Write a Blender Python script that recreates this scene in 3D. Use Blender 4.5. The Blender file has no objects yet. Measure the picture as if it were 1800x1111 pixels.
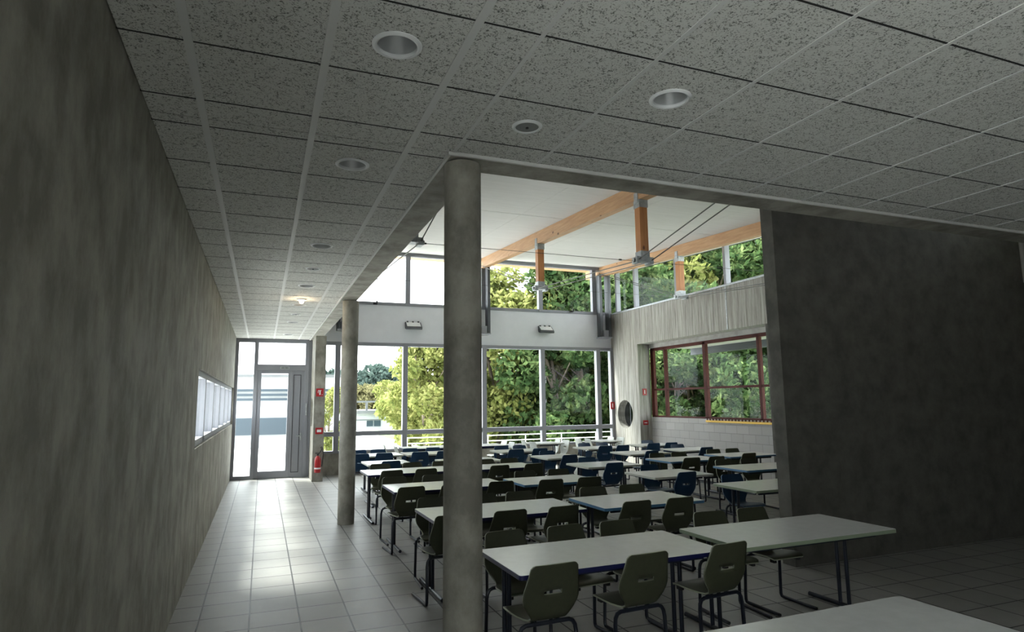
import bpy, bmesh, math, random
import numpy as np
from mathutils import Vector, Matrix

sc = bpy.context.scene
COL = sc.collection
S = 1.82                      # eye height in metres, every (x, y, z) below marked "h" is a multiple of it

# ---------------------------------------------------------------- camera
YAW, PITCH, ROLL, FPX = 0.3773, 0.1350, -0.0112, 1103.0
cam_d = bpy.data.cameras.new('camera')
cam = bpy.data.objects.new('camera', cam_d); COL.objects.link(cam)
F = Vector((math.sin(YAW)*math.cos(PITCH), math.cos(YAW)*math.cos(PITCH), math.sin(PITCH)))
R0 = Vector((math.cos(YAW), -math.sin(YAW), 0)); U0 = R0.cross(F)
R1 = math.cos(ROLL)*R0 + math.sin(ROLL)*U0; U1 = -math.sin(ROLL)*R0 + math.cos(ROLL)*U0
m = Matrix.Identity(4)
for i in range(3):
    m[i][0] = R1[i]; m[i][1] = U1[i]; m[i][2] = -F[i]
m.translation = (0, 0, S)
cam.matrix_world = m
cam_d.sensor_fit = 'HORIZONTAL'; cam_d.sensor_width = 36; cam_d.lens = FPX*36/1800
cam_d.clip_start = .05; cam_d.clip_end = 600
sc.camera = cam

# ---------------------------------------------------------------- light: overcast sky, veiled sun
w = bpy.data.worlds.new('overcast sky'); sc.world = w; w.use_nodes = True
nt = w.node_tree; nt.nodes.clear()
wo = nt.nodes.new('ShaderNodeOutputWorld'); bg = nt.nodes.new('ShaderNodeBackground')
tc = nt.nodes.new('ShaderNodeTexCoord'); nz = nt.nodes.new('ShaderNodeTexNoise'); cr = nt.nodes.new('ShaderNodeValToRGB')
nz.inputs['Scale'].default_value = 2.0; nz.inputs['Detail'].default_value = 4
cr.color_ramp.elements[0].position = .3; cr.color_ramp.elements[0].color = (.86, .92, 1, 1)
cr.color_ramp.elements[1].position = .7; cr.color_ramp.elements[1].color = (1, 1, 1, 1)
nt.links.new(tc.outputs['Generated'], nz.inputs['Vector']); nt.links.new(nz.outputs['Fac'], cr.inputs['Fac'])
nt.links.new(cr.outputs['Color'], bg.inputs['Color']); bg.inputs['Strength'].default_value = 1.0
nt.links.new(bg.outputs['Background'], wo.inputs['Surface'])
sun_d = bpy.data.lights.new('veiled sun', 'SUN'); sun_d.energy = 3.0; sun_d.angle = math.radians(20); sun_d.color = (1, .97, .9)
sun = bpy.data.objects.new('veiled_sun', sun_d); COL.objects.link(sun)
sun.rotation_euler = Vector((-.45, .35, .82)).to_track_quat('Z', 'Y').to_euler()
sc.view_settings.view_transform = 'Standard'; sc.view_settings.look = 'None'
sc.view_settings.gamma = 1; sc.view_settings.use_curve_mapping = False
sc.view_settings.exposure = 2.92
sc.cycles.max_bounces = 8; sc.cycles.diffuse_bounces = 5; sc.cycles.glossy_bounces = 4
sc.cycles.transparent_max_bounces = 16; sc.cycles.sample_clamp_indirect = 8

# ---------------------------------------------------------------- helpers
def H(x, y, z): return Vector((x*S, y*S, (z+1)*S))

class MB:
    def __init__(s): s.v = []; s.f = []; s.m = []
    def add(s, vs, fs, mi=0):
        o = len(s.v); s.v += [tuple(v) for v in vs]; s.f += [tuple(i+o for i in f) for f in fs]; s.m += [mi]*len(fs); return s
    def box(s, a, b, mi=0):
        (x0, y0, z0), (x1, y1, z1) = a, b
        x0, x1 = min(x0, x1), max(x0, x1); y0, y1 = min(y0, y1), max(y0, y1); z0, z1 = min(z0, z1), max(z0, z1)
        vs = [(x0,y0,z0),(x1,y0,z0),(x1,y1,z0),(x0,y1,z0),(x0,y0,z1),(x1,y0,z1),(x1,y1,z1),(x0,y1,z1)]
        return s.add(vs, [(0,3,2,1),(4,5,6,7),(0,1,5,4),(1,2,6,5),(2,3,7,6),(3,0,4,7)], mi)
    def hbox(s, a, b, mi=0): return s.box(H(*a), H(*b), mi)
    def tube(s, pts, r, n=8, mi=0, cap=True):
        pts = [Vector(p) for p in pts]; rs = r if isinstance(r, (list, tuple)) else [r]*len(pts)
        rings = []; up = None
        for i, p in enumerate(pts):
            d = ((pts[i+1]-p).normalized() if i < len(pts)-1 else Vector((0,0,0))) + ((p-pts[i-1]).normalized() if i else Vector((0,0,0)))
            d.normalize()
            if up is None:
                up = Vector((0,0,1)) if abs(d.z) < .9 else Vector((1,0,0))
            up = (up - d*up.dot(d)).normalized(); sd = d.cross(up)
            k = 1.0
            if 0 < i < len(pts)-1:
                c = (pts[i+1]-p).normalized().dot((p-pts[i-1]).normalized()); k = min(1.4, 1/max(.5, math.sqrt((1+c)/2)))
            rings.append([p + (up*math.cos(2*math.pi*j/n) + sd*math.sin(2*math.pi*j/n))*rs[i]*(k if 0 < i < len(pts)-1 and len(pts) < 5 else 1) for j in range(n)])
        vs = [v for rg in rings for v in rg]; fs = []
        for i in range(len(pts)-1):
            for j in range(n):
                a, b = i*n+j, i*n+(j+1) % n; fs.append((a, a+n, b+n, b))
        if cap: fs.append(tuple(range(n))); fs.append(tuple(reversed(range((len(pts)-1)*n, len(pts)*n))))
        return s.add(vs, fs, mi)
    def lathe(s, prof, c=(0,0,0), n=24, mi=0, axis='Z'):
        vs = []; fs = []
        for (r, z) in prof:
            for j in range(n):
                a = 2*math.pi*j/n; p = (r*math.cos(a), r*math.sin(a), z)
                if axis == 'X': p = (p[2], p[0], p[1])
                if axis == 'Y': p = (p[0], p[2], p[1])
                vs.append((p[0]+c[0], p[1]+c[1], p[2]+c[2]))
        for i in range(len(prof)-1):
            for j in range(n):
                a, b = i*n+j, i*n+(j+1) % n; fs.append((a, b, b+n, a+n))
        return s.add(vs, fs, mi)
    def prism(s, pts, z0, z1, mi=0):
        n = len(pts)
        vs = [(x, y, z0) for x, y in pts] + [(x, y, z1) for x, y in pts]
        fs = [tuple(reversed(range(n))), tuple(range(n, 2*n))] + [(i, (i+1) % n, n+(i+1) % n, n+i) for i in range(n)]
        return s.add(vs, fs, mi)
    def holed(s, u0, u1, v0, v1, cu, cv, r, w0, w1, axis, mi=0, n=48):
        """plate u0..u1 x v0..v1, thickness w0..w1 along axis, with a round hole"""
        angs = sorted(set([2*math.pi*i/n for i in range(n)] + [math.atan2(vv-cv, uu-cu) % (2*math.pi) for uu in (u0, u1) for vv in (v0, v1)]))
        def out(a):
            c, t = math.cos(a), math.sin(a); k = 1e9
            if c > 1e-9: k = min(k, (u1-cu)/c)
            if c < -1e-9: k = min(k, (u0-cu)/c)
            if t > 1e-9: k = min(k, (v1-cv)/t)
            if t < -1e-9: k = min(k, (v0-cv)/t)
            return cu+c*k, cv+t*k
        def P(u, v, q): return {'X': (q, u, v), 'Y': (u, q, v), 'Z': (u, v, q)}[axis]
        vs = []
        for a in angs:
            ou, ov = out(a); iu, iv = cu+r*math.cos(a), cv+r*math.sin(a)
            vs += [P(iu, iv, w0), P(ou, ov, w0), P(iu, iv, w1), P(ou, ov, w1)]
        k = len(angs); fs = []
        for i in range(k):
            a, b = 4*i, 4*((i+1) % k)
            fs += [(a, a+1, b+1, b), (a+2, b+2, b+3, a+3), (a, b, b+2, a+2), (a+1, a+3, b+3, b+1)]
        return s.add(vs, fs, mi)
    def build(s, name, mats, parent=None, smooth=False, bevel=0):
        me = bpy.data.meshes.new(name); me.from_pydata(s.v, [], s.f)
        mats = mats if isinstance(mats, (list, tuple)) else [mats]
        for mm in mats: me.materials.append(mm)
        me.polygons.foreach_set('material_index', s.m)
        me.update()
        bm = bmesh.new(); bm.from_mesh(me); bmesh.ops.recalc_face_normals(bm, faces=bm.faces); bm.to_mesh(me); bm.free()
        if smooth:
            me.polygons.foreach_set('use_smooth', [True]*len(me.polygons))
            try: me.set_sharp_from_angle(angle=math.radians(40))
            except Exception: pass
        o = bpy.data.objects.new(name, me); COL.objects.link(o)
        if parent: o.parent = parent
        if bevel:
            b = o.modifiers.new('bevel', 'BEVEL'); b.width = bevel; b.segments = 2; b.limit_method = 'ANGLE'
        return o

def tag(o, label=None, cat=None, group=None, kind=None):
    if label: o['label'] = label
    if cat: o['category'] = cat
    if group: o['group'] = group
    if kind: o['kind'] = kind
    return o
def empty(name, loc=(0,0,0), rz=0):
    o = bpy.data.objects.new(name, None); COL.objects.link(o); o.location = loc; o.rotation_euler = (0,0,rz); o.empty_display_size = .1
    return o
def struct(name, mb, mats, parent=None, **k):
    o = mb.build(name, mats, parent, **k)
    if not parent: o['kind'] = 'structure'
    return o
def sempty(name):
    o = empty(name); o['kind'] = 'structure'; return o
def copy_tree(o, parent=None):
    c = o.copy(); COL.objects.link(c); c.parent = parent
    for ch in KIDS.get(o.name, []): copy_tree(ch, c)
    return c
KIDS = {}
def learn(o):
    ks = [x for x in bpy.data.objects if x.parent == o]; KIDS[o.name] = ks
    for k in ks: learn(k)

# ---------------------------------------------------------------- materials
def mat(name, color, rough=.6, metal=0, spec=.5):
    mm = bpy.data.materials.new(name); mm.use_nodes = True
    b = mm.node_tree.nodes['Principled BSDF']
    b.inputs['Base Color'].default_value = (*color, 1); b.inputs['Roughness'].default_value = rough
    b.inputs['Metallic'].default_value = metal; b.inputs['Specular IOR Level'].default_value = spec
    return mm
def mottled(name, c0, c1, scale=6, rough=.7, spec=.4, bump=.15, detail=6, stretch=(1,1,1), p0=.35, p1=.65, fine=0, metal=0):
    mm = mat(name, c0, rough, metal, spec); t = mm.node_tree; b = t.nodes['Principled BSDF']
    g = t.nodes.new('ShaderNodeNewGeometry'); mp = t.nodes.new('ShaderNodeMapping'); mp.inputs['Scale'].default_value = stretch
    if fine == 'obj':
        g = t.nodes.new('ShaderNodeTexCoord'); t.links.new(g.outputs['Object'], mp.inputs['Vector'])
    else: t.links.new(g.outputs['Position'], mp.inputs['Vector'])
    n = t.nodes.new('ShaderNodeTexNoise'); n.inputs['Scale'].default_value = scale; n.inputs['Detail'].default_value = detail
    n.inputs['Roughness'].default_value = .65
    r = t.nodes.new('ShaderNodeValToRGB'); e = r.color_ramp.elements
    e[0].position = p0; e[0].color = (*c0, 1); e[1].position = p1; e[1].color = (*c1, 1)
    t.links.new(mp.outputs['Vector'], n.inputs['Vector']); t.links.new(n.outputs['Fac'], r.inputs['Fac'])
    t.links.new(r.outputs['Color'], b.inputs['Base Color'])
    if bump:
        bp = t.nodes.new('ShaderNodeBump'); bp.inputs['Strength'].default_value = bump; bp.inputs['Distance'].default_value = .01
        t.links.new(n.outputs['Fac'], bp.inputs['Height']); t.links.new(bp.outputs['Normal'], b.inputs['Normal'])
    return mm

M = {}
M['concrete'] = mottled('cast concrete', (.19,.18,.155), (.34,.325,.285), 4, .75, bump=.5, stretch=(1,1,.7), detail=14, p0=.38, p1=.62)
M['concrete_light'] = mottled('pale cast concrete', (.30,.29,.27), (.42,.41,.39), 4, .8)
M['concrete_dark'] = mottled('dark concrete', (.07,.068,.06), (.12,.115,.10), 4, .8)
M['plaster'] = mottled('white plaster', (.66,.67,.72), (.70,.71,.76), 3, .8, bump=.05)
M['alu'] = mat('grey lacquered aluminium', (.235,.24,.27), .5, .1)
M['alu_dark'] = mat('dark grey steel', (.075,.08,.09), .45, .3)
M['galv'] = mottled('galvanised steel', (.30,.32,.33), (.45,.47,.48), 18, .45, metal=.5, bump=0)
M['steel'] = mat('dark steel rod', (.09,.09,.085), .4, .6)
M['white_metal'] = mat('white enamelled metal', (.72,.73,.74), .4)
M['red_frame'] = mottled('red brown painted frame', (.055,.008,.006), (.075,.012,.008), 10, .6, spec=.2, bump=0)
M['red'] = mat('signal red', (.40,.012,.016), .4)
M['white'] = mat('white paint', (.85,.85,.85), .5)
M['black'] = mat('black rubber', (.012,.012,.014), .6)
M['yellow'] = mat('yellow paint', (.75,.45,.03), .5)
M['leg'] = mat('blue black tube', (.012,.016,.028), .28, .2)
M['shell_g'] = mottled('olive green moulded shell', (.044,.048,.028), (.053,.058,.034), 30, .42, bump=0, fine='obj')
M['shell_b'] = mottled('navy blue moulded shell', (.006,.034,.085), (.010,.042,.10), 30, .4, bump=0, fine='obj')
M['shell_sunlit'] = mottled('sunlit pale moulded shell', (.50,.53,.50), (.56,.58,.56), 30, .42, bump=0, fine='obj')  # far chairs by the glazing: sunlit paleness put into the colour
M['rim_g'] = mat('lit green shell edge', (.30,.32,.24), .45)  # shell rims catching light, their brightness put into the edge colours
M['rim_b'] = mat('lit blue shell edge', (.06,.12,.22), .45)
M['top'] = mottled('white laminate', (.72,.73,.73), (.77,.78,.78), 12, .24, spec=.7, bump=0, fine='obj')
M['edge_blue'] = mat('dark blue edge band', (.004,.006,.06), .4)
M['edge_sky'] = mat('light blue edge band', (.07,.19,.34), .4)
M['edge_sage'] = mat('sage green edge band', (.22,.27,.19), .4)
M['edge_grey'] = mat('pale grey edge band', (.46,.47,.42), .4)
M['reflector'] = mat('brushed lamp reflector', (.55,.56,.57), .4, .6)
M['mesh_grey'] = mottled('grey speaker mesh', (.20,.21,.21), (.26,.27,.27), 200, .7, bump=0)
M['roofpanel'] = mottled('white ceiling panel', (.60,.585,.575), (.66,.645,.635), 2.5, .8, bump=.05, stretch=(.5,6,1))
M['bark'] = mottled('grey brown bark', (.10,.075,.055), (.24,.20,.16), 7, .9, stretch=(1,1,.3))
M['paving'] = mottled('pale paving', (.72,.72,.71), (.82,.82,.81), .5, .9, bump=0)
M['grass'] = mottled('lawn', (.06,.11,.03), (.14,.22,.05), 3, .95, bump=.3)
M['bwhite'] = mottled('white render', (.30,.31,.32), (.36,.37,.38), 1, .9, bump=0)
M['bgrey'] = mottled('grey render', (.10,.105,.11), (.13,.135,.14), 1, .9, bump=0)
M['bdark'] = mat('dark louvre', (.02,.035,.05), .4)

# glass: clear with a real surface reflection
def glass(name, tint=(.93,.96,.95), f=1.0):
    mm = bpy.data.materials.new(name); mm.use_nodes = True; t = mm.node_tree; t.nodes.clear()
    o = t.nodes.new('ShaderNodeOutputMaterial'); a = t.nodes.new('ShaderNodeBsdfTransparent'); g = t.nodes.new('ShaderNodeBsdfGlossy')
    x = t.nodes.new('ShaderNodeMixShader'); fr = t.nodes.new('ShaderNodeFresnel'); ge = t.nodes.new('ShaderNodeNewGeometry'); mr = t.nodes.new('ShaderNodeMapRange'); mr.inputs['To Min'].default_value = 1.12; mr.inputs['To Max'].default_value = 1/1.12
    t.links.new(ge.outputs['Backfacing'], mr.inputs['Value']); t.links.new(mr.outputs['Result'], fr.inputs['IOR'])
    a.inputs['Color'].default_value = (*tint, 1); g.inputs['Roughness'].default_value = .0
    t.links.new(fr.outputs['Fac'], x.inputs['Fac']); t.links.new(a.outputs[0], x.inputs[1]); t.links.new(g.outputs[0], x.inputs[2])
    t.links.new(x.outputs[0], o.inputs['Surface']); return mm
M['glass'] = glass('window glass'); M['glass_dark'] = glass('smoked glass', (.06,.065,.07))

def floor_mat():
    mm = mat('grey floor tiles', (.2,.2,.2), .33); t = mm.node_tree; b = t.nodes['Principled BSDF']
    g = t.nodes.new('ShaderNodeNewGeometry'); mp = t.nodes.new('ShaderNodeMapping'); mp.vector_type = 'TEXTURE'
    mp.inputs['Location'].default_value = (.370, .245, 0)
    br = t.nodes.new('ShaderNodeTexBrick'); br.offset = 0; br.squash = 1
    br.inputs['Scale'].default_value = 1; br.inputs['Brick Width'].default_value = .4; br.inputs['Row Height'].default_value = .4
    br.inputs['Mortar Size'].default_value = .007; br.inputs['Mortar Smooth'].default_value = .1; br.inputs['Bias'].default_value = 0
    br.inputs['Color1'].default_value = (.34,.335,.32,1); br.inputs['Color2'].default_value = (.39,.385,.37,1); br.inputs['Mortar'].default_value = (.02,.02,.024,1)
    n = t.nodes.new('ShaderNodeTexNoise'); n.inputs['Scale'].default_value = 9; n.inputs['Detail'].default_value = 14
    mx = t.nodes.new('ShaderNodeMixRGB'); mx.blend_type = 'MULTIPLY'; mx.inputs['Fac'].default_value = .35
    t.links.new(g.outputs['Position'], mp.inputs['Vector']); t.links.new(mp.outputs['Vector'], br.inputs['Vector']); t.links.new(g.outputs['Position'], n.inputs['Vector'])
    t.links.new(br.outputs['Color'], mx.inputs['Color1']); t.links.new(n.outputs['Fac'], mx.inputs['Color2']); t.links.new(mx.outputs['Color'], b.inputs['Base Color'])
    mr = t.nodes.new('ShaderNodeMapRange'); mr.inputs['To Min'].default_value = .34; mr.inputs['To Max'].default_value = .54
    t.links.new(n.outputs['Fac'], mr.inputs['Value']); t.links.new(mr.outputs['Result'], b.inputs['Roughness'])
    bp = t.nodes.new('ShaderNodeBump'); bp.invert = True; bp.inputs['Strength'].default_value = .4; bp.inputs['Distance'].default_value = .003
    t.links.new(br.outputs['Fac'], bp.inputs['Height']); t.links.new(bp.outputs['Normal'], b.inputs['Normal'])
    return mm
M['floor'] = floor_mat()

def tile_mat():
    mm = mat('fissured ceiling tile', (.3,.3,.3), .85, spec=.2); t = mm.node_tree; b = t.nodes['Principled BSDF']
    g = t.nodes.new('ShaderNodeNewGeometry')
    n1 = t.nodes.new('ShaderNodeTexNoise'); n1.inputs['Scale'].default_value = 34; n1.inputs['Detail'].default_value = 4; n1.inputs['Roughness'].default_value = .7; n1.inputs['Distortion'].default_value = 1.2
    n2 = t.nodes.new('ShaderNodeTexNoise'); n2.inputs['Scale'].default_value = 120; n2.inputs['Detail'].default_value = 2; n2.inputs['Distortion'].default_value = .8
    ad = t.nodes.new('ShaderNodeMath'); ad.operation = 'ADD'
    r = t.nodes.new('ShaderNodeValToRGB'); e = r.color_ramp.elements
    e[0].position = .40; e[0].color = (.13,.13,.12,1); e[1].position = .485; e[1].color = (.60,.60,.575,1)
    half = t.nodes.new('ShaderNodeMath'); half.operation = 'MULTIPLY'; half.inputs[1].default_value = .5
    for n in (n1, n2): t.links.new(g.outputs['Position'], n.inputs['Vector'])
    t.links.new(n1.outputs['Fac'], ad.inputs[0]); t.links.new(n2.outputs['Fac'], ad.inputs[1]); t.links.new(ad.outputs[0], half.inputs[0])
    t.links.new(half.outputs[0], r.inputs['Fac']); t.links.new(r.outputs['Color'], b.inputs['Base Color'])
    return mm
M['tile'] = tile_mat()
M['grid'] = mat('pale ceiling rail', (.58,.58,.57), .6)
M['void'] = mat('dark plenum', (.02,.02,.02), .9)

def board_mat():
    mm = mat('board marked concrete', (.35,.34,.31), .85, spec=.3); t = mm.node_tree; b = t.nodes['Principled BSDF']
    g = t.nodes.new('ShaderNodeNewGeometry'); mp = t.nodes.new('ShaderNodeMapping'); mp.inputs['Scale'].default_value = (9, 9, .55)
    n = t.nodes.new('ShaderNodeTexNoise'); n.inputs['Scale'].default_value = 1.6; n.inputs['Detail'].default_value = 7; n.inputs['Roughness'].default_value = .7
    r = t.nodes.new('ShaderNodeValToRGB'); e = r.color_ramp.elements; e[0].position = .33; e[0].color = (.20,.19,.17,1); e[1].position = .62; e[1].color = (.43,.42,.39,1)
    wv = t.nodes.new('ShaderNodeTexWave'); wv.bands_direction = 'Y'; wv.inputs['Scale'].default_value = 3.6; wv.inputs['Distortion'].default_value = .3
    r2 = t.nodes.new('ShaderNodeValToRGB'); r2.color_ramp.elements[0].position = 0; r2.color_ramp.elements[0].color = (.62,.62,.62,1); r2.color_ramp.elements[1].position = .12
    mx = t.nodes.new('ShaderNodeMixRGB'); mx.blend_type = 'MULTIPLY'; mx.inputs['Fac'].default_value = .55
    t.links.new(g.outputs['Position'], mp.inputs['Vector']); t.links.new(mp.outputs['Vector'], n.inputs['Vector']); t.links.new(g.outputs['Position'], wv.inputs['Vector'])
    t.links.new(n.outputs['Fac'], r.inputs['Fac']); t.links.new(wv.outputs['Fac'], r2.inputs['Fac'])
    t.links.new(r.outputs['Color'], mx.inputs['Color1']); t.links.new(r2.outputs['Color'], mx.inputs['Color2']); t.links.new(mx.outputs['Color'], b.inputs['Base Color'])
    bp = t.nodes.new('ShaderNodeBump'); bp.inputs['Strength'].default_value = .5; bp.inputs['Distance'].default_value = .01
    t.links.new(mx.outputs['Color'], bp.inputs['Height']); t.links.new(bp.outputs['Normal'], b.inputs['Normal'])
    return mm
M['board'] = board_mat()

def block_mat():
    mm = mat('grey block wall', (.3,.3,.3), .85, spec=.3); t = mm.node_tree; b = t.nodes['Principled BSDF']
    g = t.nodes.new('ShaderNodeNewGeometry'); sp = t.nodes.new('ShaderNodeSeparateXYZ'); cb = t.nodes.new('ShaderNodeCombineXYZ')
    t.links.new(g.outputs['Position'], sp.inputs[0]); t.links.new(sp.outputs['Y'], cb.inputs['X']); t.links.new(sp.outputs['Z'], cb.inputs['Y'])
    br = t.nodes.new('ShaderNodeTexBrick'); br.inputs['Scale'].default_value = 1; br.inputs['Brick Width'].default_value = .4; br.inputs['Row Height'].default_value = .2
    br.inputs['Mortar Size'].default_value = .006; br.inputs['Mortar Smooth'].default_value = .3
    br.inputs['Color1'].default_value = (.37,.36,.35,1); br.inputs['Color2'].default_value = (.42,.41,.40,1); br.inputs['Mortar'].default_value = (.24,.24,.23,1)
    t.links.new(cb.outputs[0], br.inputs['Vector']); t.links.new(br.outputs['Color'], b.inputs['Base Color'])
    bp = t.nodes.new('ShaderNodeBump'); bp.invert = True; bp.inputs['Strength'].default_value = .5; bp.inputs['Distance'].default_value = .005
    t.links.new(br.outputs['Fac'], bp.inputs['Height']); t.links.new(bp.outputs['Normal'], b.inputs['Normal'])
    return mm
M['block'] = block_mat()

def wood_mat(name, c0, c1, stretch):
    mm = mottled(name, c0, c1, 3.2, .5, bump=.1, stretch=stretch, p0=.3, p1=.7)
    t = mm.node_tree; b = t.nodes['Principled BSDF']; r = [n for n in t.nodes if n.type == 'VALTORGB'][0]
    g = [n for n in t.nodes if n.type == 'NEW_GEOMETRY'][0]
    v = t.nodes.new('ShaderNodeTexVoronoi'); v.inputs['Scale'].default_value = 3.4
    mp = t.nodes.new('ShaderNodeMapping'); mp.inputs['Scale'].default_value = [1 if s > 1 else .55 for s in stretch]
    r2 = t.nodes.new('ShaderNodeValToRGB'); r2.color_ramp.elements[0].position = .06; r2.color_ramp.elements[0].color = (.14,.06,.03,1)
    r2.color_ramp.elements[1].position = .10; r2.color_ramp.elements[1].color = (1,1,1,1)
    mx = t.nodes.new('ShaderNodeMixRGB'); mx.blend_type = 'MULTIPLY'; mx.inputs['Fac'].default_value = .85
    t.links.new(g.outputs['Position'], mp.inputs['Vector']); t.links.new(mp.outputs['Vector'], v.inputs['Vector']); t.links.new(v.outputs['Distance'], r2.inputs['Fac'])
    t.links.new(r.outputs['Color'], mx.inputs['Color1']); t.links.new(r2.outputs['Color'], mx.inputs['Color2']); t.links.new(mx.outputs['Color'], b.inputs['Base Color'])
    return mm
M['wood'] = wood_mat('honey pine glulam', (.45,.25,.125), (.62,.38,.21), (8, .6, 8))
M['wood_post'] = wood_mat('orange pine post', (.42,.16,.05), (.58,.26,.09), (8, 8, .6))

def leaf_mat(name, a, b_, c):
    mm = bpy.data.materials.new(name); mm.use_nodes = True; t = mm.node_tree; t.nodes.clear()
    o = t.nodes.new('ShaderNodeOutputMaterial'); d = t.nodes.new('ShaderNodeBsdfDiffuse'); tr = t.nodes.new('ShaderNodeBsdfTranslucent')
    x = t.nodes.new('ShaderNodeMixShader'); x.inputs['Fac'].default_value = .35
    g = t.nodes.new('ShaderNodeNewGeometry'); n = t.nodes.new('ShaderNodeTexNoise'); n.inputs['Scale'].default_value = 1.7; n.inputs['Detail'].default_value = 5; n.inputs['Roughness'].default_value = .8
    r = t.nodes.new('ShaderNodeValToRGB'); e = r.color_ramp.elements; e[0].position = .34; e[0].color = (*a, 1); e[1].position = .66; e[1].color = (*c, 1)
    k = e.new(.5); k.color = (*b_, 1)
    t.links.new(g.outputs['Position'], n.inputs['Vector']); t.links.new(n.outputs['Fac'], r.inputs['Fac'])
    t.links.new(r.outputs['Color'], d.inputs['Color']); t.links.new(r.outputs['Color'], tr.inputs['Color'])
    t.links.new(d.outputs[0], x.inputs[1]); t.links.new(tr.outputs[0], x.inputs[2]); t.links.new(x.outputs[0], o.inputs['Surface'])
    return mm
M['leaf_y'] = leaf_mat('yellow green leaves', (.09,.12,.035), (.20,.22,.07), (.42,.41,.17))
M['leaf_g'] = leaf_mat('mid green leaves', (.018,.042,.018), (.055,.095,.035), (.19,.24,.10))
M['leaf_d'] = leaf_mat('dark blue green leaves', (.035,.055,.05), (.06,.09,.08), (.11,.14,.12))
M['leaf_b'] = leaf_mat('olive brown leaves', (.10,.10,.055), (.17,.16,.08), (.24,.22,.12))

# ---------------------------------------------------------------- the room
ZC = .895                                     # suspended ceiling
def zr(y): return 2.26 - .06*(9.3-y)          # sloping roof soffit
struct('floor', MB().hbox((-.36,-1.5,-1.08), (5.95,9.38,-1)), M['floor'])
lw = MB().hbox((-.46,0,-1), (-.36,4.2,.86)); lw.hbox((-.46,9.2,-1), (-.36,9.4,.86)); lw.hbox((-.46,4.2,.22), (-.36,9.2,.86)); lw.hbox((-.46,4.2,-1), (-.36,9.2,-.26)); lw.hbox((-.46,-1.5,.86), (-.36,9.4,1.1)); lw.hbox((-.46,-1.6,-1), (-.36,-1.5,1.1))
struct('wall_left', lw, M['concrete'])
struct('wall_back', MB().hbox((-.36,-1.6,-1), (5.95,-1.5,1.1)), M['concrete_light'])
for nm_, a, b, ax, zb_, zt_ in (('window_6_added', (-.41,-1.5), (-.41,0), 3, -1, .86), ('window_7_added', (-.41,4.2), (-.41,9.2), 6, -.26, .22)):  # windows added on the left to light the ceiling and columns
    W = sempty(nm_); fr = MB(); n_ = ax
    for k in range(n_+1):
        x = a[0]+(b[0]-a[0])*k/n_; y = a[1]+(b[1]-a[1])*k/n_; fr.hbox((x-.03,y-.03,zb_), (x+.03,y+.03,zt_))
    for z in (zb_,zt_-.04): fr.hbox((a[0]-.03,a[1]-.03,z), (b[0]+.03,b[1]+.03,z+.04))
    fr.build('window_frame', M['alu'], W)
    MB().hbox((a[0]-.001,a[1]-.001,zb_+.03), (b[0]+.001,b[1]+.001,zt_-.03)).build('pane', M['glass'], W)
slab = MB().hbox((-.46,-1.5,.99), (.6,9.36,1.1)); slab.hbox((.6,-1.5,.99), (5.6,2.1,1.1))
struct('ceiling', slab, M['void'])
XL = [-.36,-.205,.12,.445,.60]; XR = [.61,.94,1.27,1.60,1.93,2.26,2.59,2.92,3.25,3.58,3.91,4.24,4.57,4.90,5.23,5.5]
YN = [-1.5+.0,-1.33,-1.0,-.67,-.34,-.01,.32,.65,.98,1.31,1.64,1.965,2.1]
YF = [2.1,2.16]+[2.5+.33*i for i in range(21)]+[9.3]
spots = [(.2825,1.48,.056,'d'),(1.105,1.478,.056,'d'),(.775,1.802,.042,'s'),(.2825,2.335,.056,'d'),(.2825,3.655,.056,'d'),(.2825,4.315,.042,'s'),
         (.2825,4.975,.056,'d'),(.2825,5.64,.035,'l'),(.2825,5.985,.056,'d'),(.2825,6.625,.042,'s'),(.2825,7.30,.056,'d'),(.2825,8.615,.056,'d')]
tb = MB(); g_ = .003
def tiles(xs, ys):
    for i in range(len(xs)-1):
        for j in range(len(ys)-1):
            a, b = xs[i]+g_, xs[i+1]-g_; c, d = ys[j]+g_, ys[j+1]-g_
            if d-c < .01: continue
            s_ = [q for q in spots if a < q[0] < b and c < q[1] < d]
            if s_:
                q = s_[0]; tb.holed(a*S, b*S, c*S, d*S, q[0]*S, q[1]*S, q[2]*S*(.95 if q[3] != 'l' else .86), (1+ZC)*S, (1+ZC+.012)*S, 'Z')
            else: tb.hbox((a,c,ZC), (b,d,ZC+.012))
tiles([x for x in XL[:-1]]+[.61], YN); tiles(XL, YF); tiles(XR, YN)
struct('ceiling', tb, M['tile'])
gr = MB()
for x in (-.205,.12,.445): gr.hbox((x-.0105,-1.5,ZC-.003), (x+.0105,9.28,ZC))
for x in XR[:-1]: gr.hbox((x-.006,-1.5,ZC-.002), (x+.006,2.09,ZC))
struct('trim_1', gr, M['grid'])
dk = MB()  # near-black strips stand in for the shade in the tile gaps
for y in YN[1:-1]: dk.hbox((-.36,y-.0028,ZC-.0008), (5.5 if y < 2.1 else .6,y+.0028,ZC+.002))
for y in YF[1:-1]: dk.hbox((-.36,y-.0028,ZC-.0008), (.59,y+.0028,ZC+.002))
struct('trim_gap_shade', dk, M['void'])
ed = MB().hbox((.59,2.092,ZC-.012), (.60,9.3,ZC+.02)); ed.hbox((.59,2.088,ZC-.012), (5.5,2.098,ZC+.02))
struct('trim_2', ed, M['grid'])

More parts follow.
